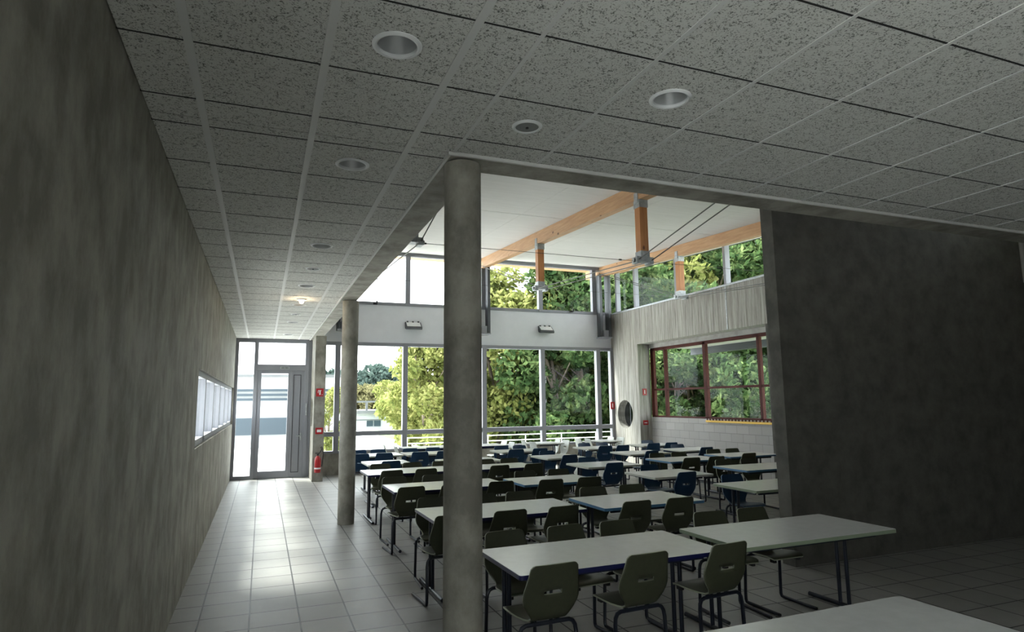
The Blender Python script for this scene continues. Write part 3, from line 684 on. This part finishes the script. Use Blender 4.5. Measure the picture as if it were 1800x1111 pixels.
CHAIRS = [
    ('1A', 'n', 'g', 1.76, 3.74),
    ('1A', 'n', 'g', 2.45, 3.74),
    ('1A', 'f', 'g', 1.83, 4.85),
    ('1A', 'f', 'g', 2.36, 4.85),
    ('1A', 'f', 'g', 2.85, 4.85),
    ('1B', 'n', 'g', 3.15, 3.76),
    ('1B', 'f', 'g', 3.84, 4.87),
    ('1B', 'f', 'g', 4.32, 4.87),
    ('2A', 'n', 'g', 1.66, 5.7),
    ('2A', 'n', 'g', 2.23, 5.7),
    ('2A', 'n', 'g', 2.79, 5.7),
    ('2A', 'f', 'g', 1.76, 6.83),
    ('2A', 'f', 'g', 2.31, 6.83),
    ('2A', 'f', 'g', 2.77, 6.83),
    ('2B', 'n', 'g', 3.6, 5.66),
    ('2B', 'n', 'g', 4.13, 5.66),
    ('2B', 'f', 'g', 3.69, 6.79),
    ('2B', 'f', 'g', 4.22, 6.79),
    ('2C', 'f', 'b', 5.98, 7.07),
    ('3A', 'n', 'g', 1.74, 7.76),
    ('3A', 'n', 'g', 2.28, 7.76),
    ('3A', 'n', 'g', 2.91, 7.76),
    ('3A', 'f', 'g', 1.74, 8.89),
    ('3A', 'f', 'g', 2.31, 8.89),
    ('3A', 'f', 'g', 2.92, 8.89),
    ('3B', 'n', 'g', 3.57, 7.66),
    ('3B', 'n', 'g', 4.14, 7.66),
    ('3B', 'f', 'g', 3.64, 8.77),
    ('3B', 'f', 'g', 4.19, 8.77),
    ('3C', 'n', 'b', 5.65, 7.56),
    ('3C', 'f', 'b', 5.74, 8.69),
    ('3D', 'f', 'g', 7.27, 8.79),
    ('3D', 'f', 'g', 7.82, 8.79),
    ('4A', 'n', 'g', 1.88, 9.74),
    ('4A', 'n', 'g', 2.41, 9.74),
    ('4A', 'n', 'g', 3.01, 9.74),
    ('4A', 'f', 'g', 1.89, 10.87),
    ('4A', 'f', 'g', 2.43, 10.87),
    ('4A', 'f', 'g', 2.95, 10.87),
    ('4B', 'n', 'g', 3.61, 9.69),
    ('4B', 'n', 'g', 4.21, 9.69),
    ('4B', 'f', 'g', 3.73, 10.82),
    ('4B', 'f', 'g', 4.19, 10.82),
    ('4C', 'n', 'b', 5.44, 9.19),
    ('4C', 'f', 'b', 5.51, 10.32),
    ('4D', 'n', 'g', 7.09, 9.34),
    ('4D', 'n', 'g', 7.63, 9.34),
    ('4D', 'f', 'g', 7.09, 10.45),
    ('4D', 'f', 'g', 7.6, 10.45),
    ('4E', 'n', 'g', 8.6, 9.6),
    ('4E', 'f', 'g', 8.62, 10.69),
    ('4E', 'f', 'g', 9.1, 10.69),
    ('5A', 'n', 'b', 2.16, 11.29),
    ('5C', 'n', 'b', 5.48, 10.9),
    ('5C', 'f', 'b', 5.5, 12.03),
    ('5D', 'n', 'b', 7.36, 10.96),
    ('5E', 'n', 'b', 8.89, 11.19),
    ('5E', 'f', 'b', 8.9, 12.27),
    ('6A', 'n', 'b', 1.9, 13.14),
    ('6A', 'n', 'b', 2.37, 13.14),
    ('6A', 'f', 'b', 2.0, 14.25),
    ('6A', 'f', 'b', 2.42, 14.25),
    ('6B', 'n', 'b', 3.09, 13.04),
    ('6B', 'n', 'b', 3.62, 13.04),
    ('6B', 'f', 'b', 3.12, 14.15),
    ('6B', 'f', 'b', 3.64, 14.15),
    ('6C', 'n', 'b', 5.1, 12.69),
    ('6C', 'n', 'b', 5.66, 12.69),
    ('6C', 'f', 'b', 5.16, 13.79),
    ('6C', 'f', 'b', 5.6, 13.79),
    ('6D', 'n', 'b', 7.24, 12.62),
    ('6D', 'n', 'b', 7.7, 12.62),
    ('6D', 'f', 'b', 7.26, 13.72),
    ('6D', 'f', 'b', 7.75, 13.72),
    ('6E', 'n', 'b', 8.66, 12.82),
    ('6E', 'n', 'b', 9.16, 12.82),
    ('6E', 'f', 'b', 9.15, 13.87),
    ('7A', 'w', 'p', 2.83, 15.88),
    ('7A', 'w', 'p', 2.93, 14.92),
    ('7B', 'e', 'p', 5.92, 15.53),
    ('7B', 'e', 'p', 5.92, 15.0),
    ('7C', 'w', 'p', 6.32, 15.28),
    ('7C', 'w', 'p', 6.34, 14.74),
    ('7C', 'e', 'p', 7.42, 15.44),
    ('7C', 'e', 'p', 7.44, 15.0),
    ('7D', 'w', 'p', 8.02, 15.51),
    ('7D', 'w', 'p', 8.18, 15.26),
    ('7D', 'e', 'p', 9.14, 15.6),
    ('7D', 'e', 'p', 9.29, 15.34),
]
for k, (x0, x1, y0, y1, e) in TABLES.items(): make_table(k, x0, x1, y0, y1, e)
rnd = random.Random(5); used = set()
groups = {}
for c in CHAIRS: groups.setdefault((c[0], c[1]), []).append(c)
for (tk, side), cs in groups.items():
    cs = sorted(cs, key=lambda c: c[3] if side in 'nf' else c[4])
    for i, (_, _, col, x, y) in enumerate(cs):
        src = CH[col]
        if col in used: o = copy_tree(src)
        else: o = src; used.add(col)
        rz = {'n': 0, 'f': math.pi, 'w': -math.pi/2, 'e': math.pi/2}[side] + math.radians(rnd.uniform(-4, 6))
        if tk in ('3C','4C','5C','5D') and side == 'n': rz += math.radians(7)
        o.location = (x, y, 0); o.rotation_euler = (0,0,rz)
        n = len(cs); sn = {'n':'near side','f':'far side','w':'left end','e':'right end'}[side]
        if side in 'nf': pos = '' if n == 1 else (', left one','%s' % (', right one' if n == 2 else ', middle one'),', right one')[i]
        else: pos = (', nearer one', ', farther one')[i]
        tag(o, '%s chair at the %s of %s%s' % (CNAME[col], sn, tname(tk), pos), 'chair', 'canteen chairs')

# ---------------------------------------------------------------- outside
GZ = -.30
struct('ground', MB().box((-90,17.15,GZ-.2), (110,230,GZ)).box((10.85,-60,GZ-.2), (110,17.15,GZ)).box((-90,-60,GZ-.2), (-.9,17.15,GZ)).box((-.9,-60,GZ-.2), (10.85,-3.0,GZ)), M['paving'])
tag(MB().box((7.2,21.5,GZ), (60,50,GZ+.03)).box((12.5,-10,GZ), (60,21.5,GZ+.03)).build('lawn', M['grass']), 'green lawn under the trees behind the railing', 'lawn', kind='stuff')
# terrace railing
t = empty('terrace_railing', (11,20.4,GZ)); tag(t, 'white tubular railing on the terrace outside the far windows', 'railing')
r_ = MB()
for z in (.98,.80): r_.tube([(-6.6,0,z),(4.5,0,z)], .015, 8)
r_.tube([(-6.6,0,.6),(4.5,0,.6)], .012, 8)
r_.build('handrail', M['white_metal'], t)
for k in range(9): MB().tube([(-6.6+k*1.38,0,0),(-6.6+k*1.38,0,1.0)], .018, 8).build('railing_post', M['white_metal'], t)
for x, y, lab in ((11.2,24.5,'white lamp pole among the trees behind the railing'),):
    tag(MB().tube([(x,y,GZ),(x,y,2.9)], .05, 10).build('lamp_pole', M['white_metal']), lab, 'pole')
# buildings
def bld(name, label, boxes, parts):
    t = empty(name, boxes[0][0]); base = Vector(t.location); tag(t, label, 'building')
    b = MB()
    for a, c in boxes: b.box(Vector(a)-base, Vector(c)-base)
    b.build('walls', M['bwhite'], t)
    for n, mt, bs in parts:
        for a, c in bs: MB().box(Vector(a)-base, Vector(c)-base).build(n, M[mt], t)
bld('white_annex', 'white flat building with dark louvre bands seen through the door', [((-3,33,GZ), (4.35,44,3.15))],
    [('louvre','bdark',[((-3,32.9,2.42-.22*k), (4.4,33,2.42-.22*k+.11)) for k in range(3)]), ('window_band','bdark',[((-3,32.9,.35), (2.4,33,1.15))]), ('coping','bgrey',[((-3.1,32.85,3.12), (4.5,44.1,3.25))])])
bld('low_pavilion', 'low white pavilion with a pergola roof behind the rear column', [((5.2,51,GZ), (13.0,60,1.12))],
    [('flat_roof','bgrey',[((5.0,50.6,.98), (13.2,60.4,1.22))]), ('window','bdark',[((7.75,50.95,-.02), (8.25,51,.42)), ((8.32,50.95,-.02), (8.85,51,.42))]), ('wall_band','bgrey',[((5.2,50.96,.45), (13.0,51,.52))]),
     ('pergola_beam','bgrey',[((5.2,51.2,1.84), (13,51.5,1.98))]), ('pergola_post','bgrey',[((5.4+2.3*k,51.2,1.22), (5.55+2.3*k,51.5,1.84)) for k in range(4)])])
# porch behind the red window
bp_ = MB().hbox((5.87,4.6,.87), (7.0,9.0,.95)); struct('porch_ceiling', bp_, M['concrete_light'])
struct('porch_beam', MB().hbox((6.9,4.6,.76), (7.0,9.0,.87)), M['alu_dark'])
for y, lab in ((9.6,'far'),(6.9,'near')):
    pass

def leaves(n, blobs, size, seed):
    rg = np.random.default_rng(seed); wts = np.array([b[3]**2 for b in blobs]); wts = wts/wts.sum()
    idx = rg.choice(len(blobs), n, p=wts); B = np.array([b[:3] for b in blobs])[idx]; R = np.array([b[3] for b in blobs])[idx]
    d = rg.normal(size=(n,3)); d /= np.linalg.norm(d, axis=1, keepdims=True); rad = R*rg.uniform(.55,1.05,n)
    c = B + d*rad[:,None]*np.array([1,1,.85])
    a = rg.normal(size=(n,3)); a /= np.linalg.norm(a, axis=1, keepdims=True)
    b = np.cross(a, rg.normal(size=(n,3))); b /= np.linalg.norm(b, axis=1, keepdims=True)
    s = (size*rg.uniform(.6,1.3,n))[:,None]
    V = np.stack([c-a*s, c+b*s*.55, c+a*s, c-b*s*.55], 1).reshape(-1,3)
    me = bpy.data.meshes.new('foliage'); me.vertices.add(4*n); me.vertices.foreach_set('co', V.ravel())
    me.loops.add(4*n); me.loops.foreach_set('vertex_index', np.arange(4*n)); me.polygons.add(n)
    me.polygons.foreach_set('loop_start', np.arange(0,4*n,4)); me.update(); me.validate(); return me
def make_tree_meshes(seed, height, spread, nl, size, low=.2):
    rg = random.Random(seed); blobs = []; tr = MB()
    stems = 3
    for s_ in range(stems):
        a = rg.uniform(0, 6.28); tx_, ty_ = math.cos(a)*spread*.35, math.sin(a)*spread*.35
        pts = [(math.cos(a)*.1, math.sin(a)*.1, 0), (tx_*.25, ty_*.25, height*.25), (tx_*.7, ty_*.7, height*.55), (tx_, ty_, height*.88)]
        tr.tube(pts, [.13,.10,.07,.03], 8)
        for k in range(3):
            z = height*(.3+.18*k); b = rg.uniform(0, 6.28); e = (tx_*.6+math.cos(b)*spread*.6, ty_*.6+math.sin(b)*spread*.6, z+height*.15)
            tr.tube([(tx_*(.3+.2*k), ty_*(.3+.2*k), z), e], [.05,.02], 6)
    for k in range(26):
        z = height*rg.uniform(low, .97); a = rg.uniform(0, 6.28)
        q = min(1, 1.9*math.sqrt(max(.02, 1-z/height))+.1); r = spread*q*math.sqrt(rg.random())
        blobs.append((r*math.cos(a), r*math.sin(a), z, spread*rg.uniform(.22,.42)))
    return tr, leaves(nl, blobs, size, seed)
KIND = {}
def tree(kind, x, y, sc_, rz, leafm, label, group):
    if kind not in KIND:
        hgt, spr, nl, size, low = {'a': (8,2.6,9000,.17,.12), 'b': (9,3.0,9000,.17,.10), 'c': (7,3.0,13000,.16,.03), 'h': (9,4.2,5000,.40,.02)}[kind]
        tr, fm = make_tree_meshes(ord(kind), hgt, spr, nl, size, low); KIND[kind] = (tr, fm, {})
    tr, fm, cache = KIND[kind]
    t = empty('tree', (x, y, GZ), rz); t.scale = (sc_,)*3; tag(t, label, 'tree', group)
    if 'trunk' not in cache:
        o = tr.build('trunk', M['bark'], t, smooth=True); cache['trunk'] = o.data
    else:
        o = bpy.data.objects.new('trunk', cache['trunk']); COL.objects.link(o); o.parent = t
    if leafm not in cache:
        f2 = fm.copy(); f2.materials.append(M[leafm]); cache[leafm] = f2
    f = bpy.data.objects.new('foliage', cache[leafm]); COL.objects.link(f); f.parent = t
TREES = [
    ('a', 6.51, 26.2, 0.74, 1.36, 'leaf_y', 'yellow green tree filling the window just left of front column', None),
    ('c', 6.68, 30.27, 0.5, 4.88, 'leaf_y', 'bushy yellow green tree at the edge of the distant view', None),
    ('a', 7.9, 26.86, 0.82, 4.52, 'leaf_y', 'yellow green tree hidden behind the front column', None),
    ('b', 9.81, 26.23, 0.88, 5.6, 'leaf_y', 'light yellow green tree just right of the front column', None),
    ('c', 11.64, 27.65, 0.95, 0.32, 'leaf_y', 'yellow tree between the front column and the middle mullion', None),
    ('b', 11.8, 24.29, 0.92, 5.84, 'leaf_g', 'dark green tree right of the middle mullion', None),
    ('a', 13.34, 24.62, 1.05, 4.16, 'leaf_g', 'deep green tree by the far right corner of the glazing', None),
    ('b', 15.44, 25.72, 1.1, 2.48, 'leaf_g', 'green tree beyond the corner where the concrete wall starts', None),
    ('c', 15.83, 34.55, 1.15, 0.4, 'leaf_g', 'dense green tree behind the others in the far glazing', None),
    ('c', 12.35, 35.94, 1.0, 2.84, 'leaf_y', 'dense pale tree behind the front column', None),
    ('b', 2.26, 23.89, 0.3, 1.68, 'leaf_y', 'small golden tree behind the narrow window by left pier', None),
    ('b', 18.66, 30.78, 1.45, 6.08, 'leaf_g', 'tall tree filling the right clerestory, first from the left corner', None),
    ('c', 20.95, 31.7, 1.55, 0.8, 'leaf_y', 'tall tree filling the right clerestory, second from the left corner', None),
    ('b', 23.32, 32.5, 1.45, 1.8, 'leaf_g', 'tall tree filling the right clerestory, third from the left corner', None),
    ('c', 22.07, 28.44, 1.55, 2.8, 'leaf_g', 'tall tree filling the right clerestory, fourth from the left corner', None),
    ('b', 24.39, 29.14, 1.45, 3.8, 'leaf_g', 'tall tree filling the right clerestory, fifth from the left corner', None),
    ('c', 26.76, 29.73, 1.55, 4.8, 'leaf_g', 'tall tree filling the right clerestory, sixth from the left corner', None),
    ('b', 25.01, 25.9, 1.45, 5.8, 'leaf_g', 'tall tree filling the right clerestory, seventh from the left corner', None),
    ('c', 13.57, 19.19, 0.55, 2.32, 'leaf_g', 'low leafy tree close outside the red window, first from left', None),
    ('c', 14.4, 19.2, 0.6, 0.96, 'leaf_g', 'low leafy tree close outside the red window, second from left', None),
    ('c', 14.92, 18.8, 0.62, 5.88, 'leaf_g', 'low leafy tree close outside the red window, third from left', None),
    ('c', 16.08, 19.14, 0.78, 5.24, 'leaf_g', 'low leafy tree close outside the red window, fourth from left', None),
    ('c', 15.93, 17.95, 0.8, 4.6, 'leaf_g', 'low leafy tree close outside the red window, fifth from left', None),
    ('h', 8.71, 109.65, 0.8, 1.28, 'leaf_d', 'dark tree on the far wooded hill, first from the left', 'wooded hill trees'),
    ('h', 12.67, 126.37, 1.01, 0.44, 'leaf_d', 'dark tree on the far wooded hill, second from the left', 'wooded hill trees'),
    ('h', 15.15, 123.07, 0.9400000000000001, 1.04, 'leaf_d', 'dark tree on the far wooded hill, third from the left', 'wooded hill trees'),
    ('h', 17.12, 119.78, 0.8700000000000001, 5.04, 'leaf_d', 'dark tree on the far wooded hill, fourth from the left', 'wooded hill trees'),
    ('h', 18.99, 116.46, 0.8, 2.76, 'leaf_d', 'dark tree on the far wooded hill, fifth from the left', 'wooded hill trees'),
    ('h', 20.66, 113.13, 1.01, 6.04, 'leaf_d', 'dark tree on the far wooded hill, sixth from the left', 'wooded hill trees'),
    ('h', 22.51, 109.72, 0.9400000000000001, 5.2, 'leaf_d', 'dark tree on the far wooded hill, seventh from the left', 'wooded hill trees'),
    ('h', 28.68, 125.77, 0.8700000000000001, 4.36, 'leaf_d', 'dark tree on the far wooded hill, eighth from the left', 'wooded hill trees'),
    ('h', 11.12, 81.24, 0.5, 6.28, 'leaf_b', 'brownish tree below the far wooded hill, first from the left', 'brown trees below the hill'),
    ('h', 12.37, 81.06, 0.5, 0.4, 'leaf_b', 'brownish tree below the far wooded hill, second from the left', 'brown trees below the hill'),
    ('h', 13.61, 80.86, 0.5, 0.8, 'leaf_b', 'brownish tree below the far wooded hill, third from the left', 'brown trees below the hill'),
    ('h', 15.43, 80.54, 0.5, 0.68, 'leaf_b', 'brownish tree below the far wooded hill, fourth from the left', 'brown trees below the hill'),
]
for a in TREES:
    tree(*a)
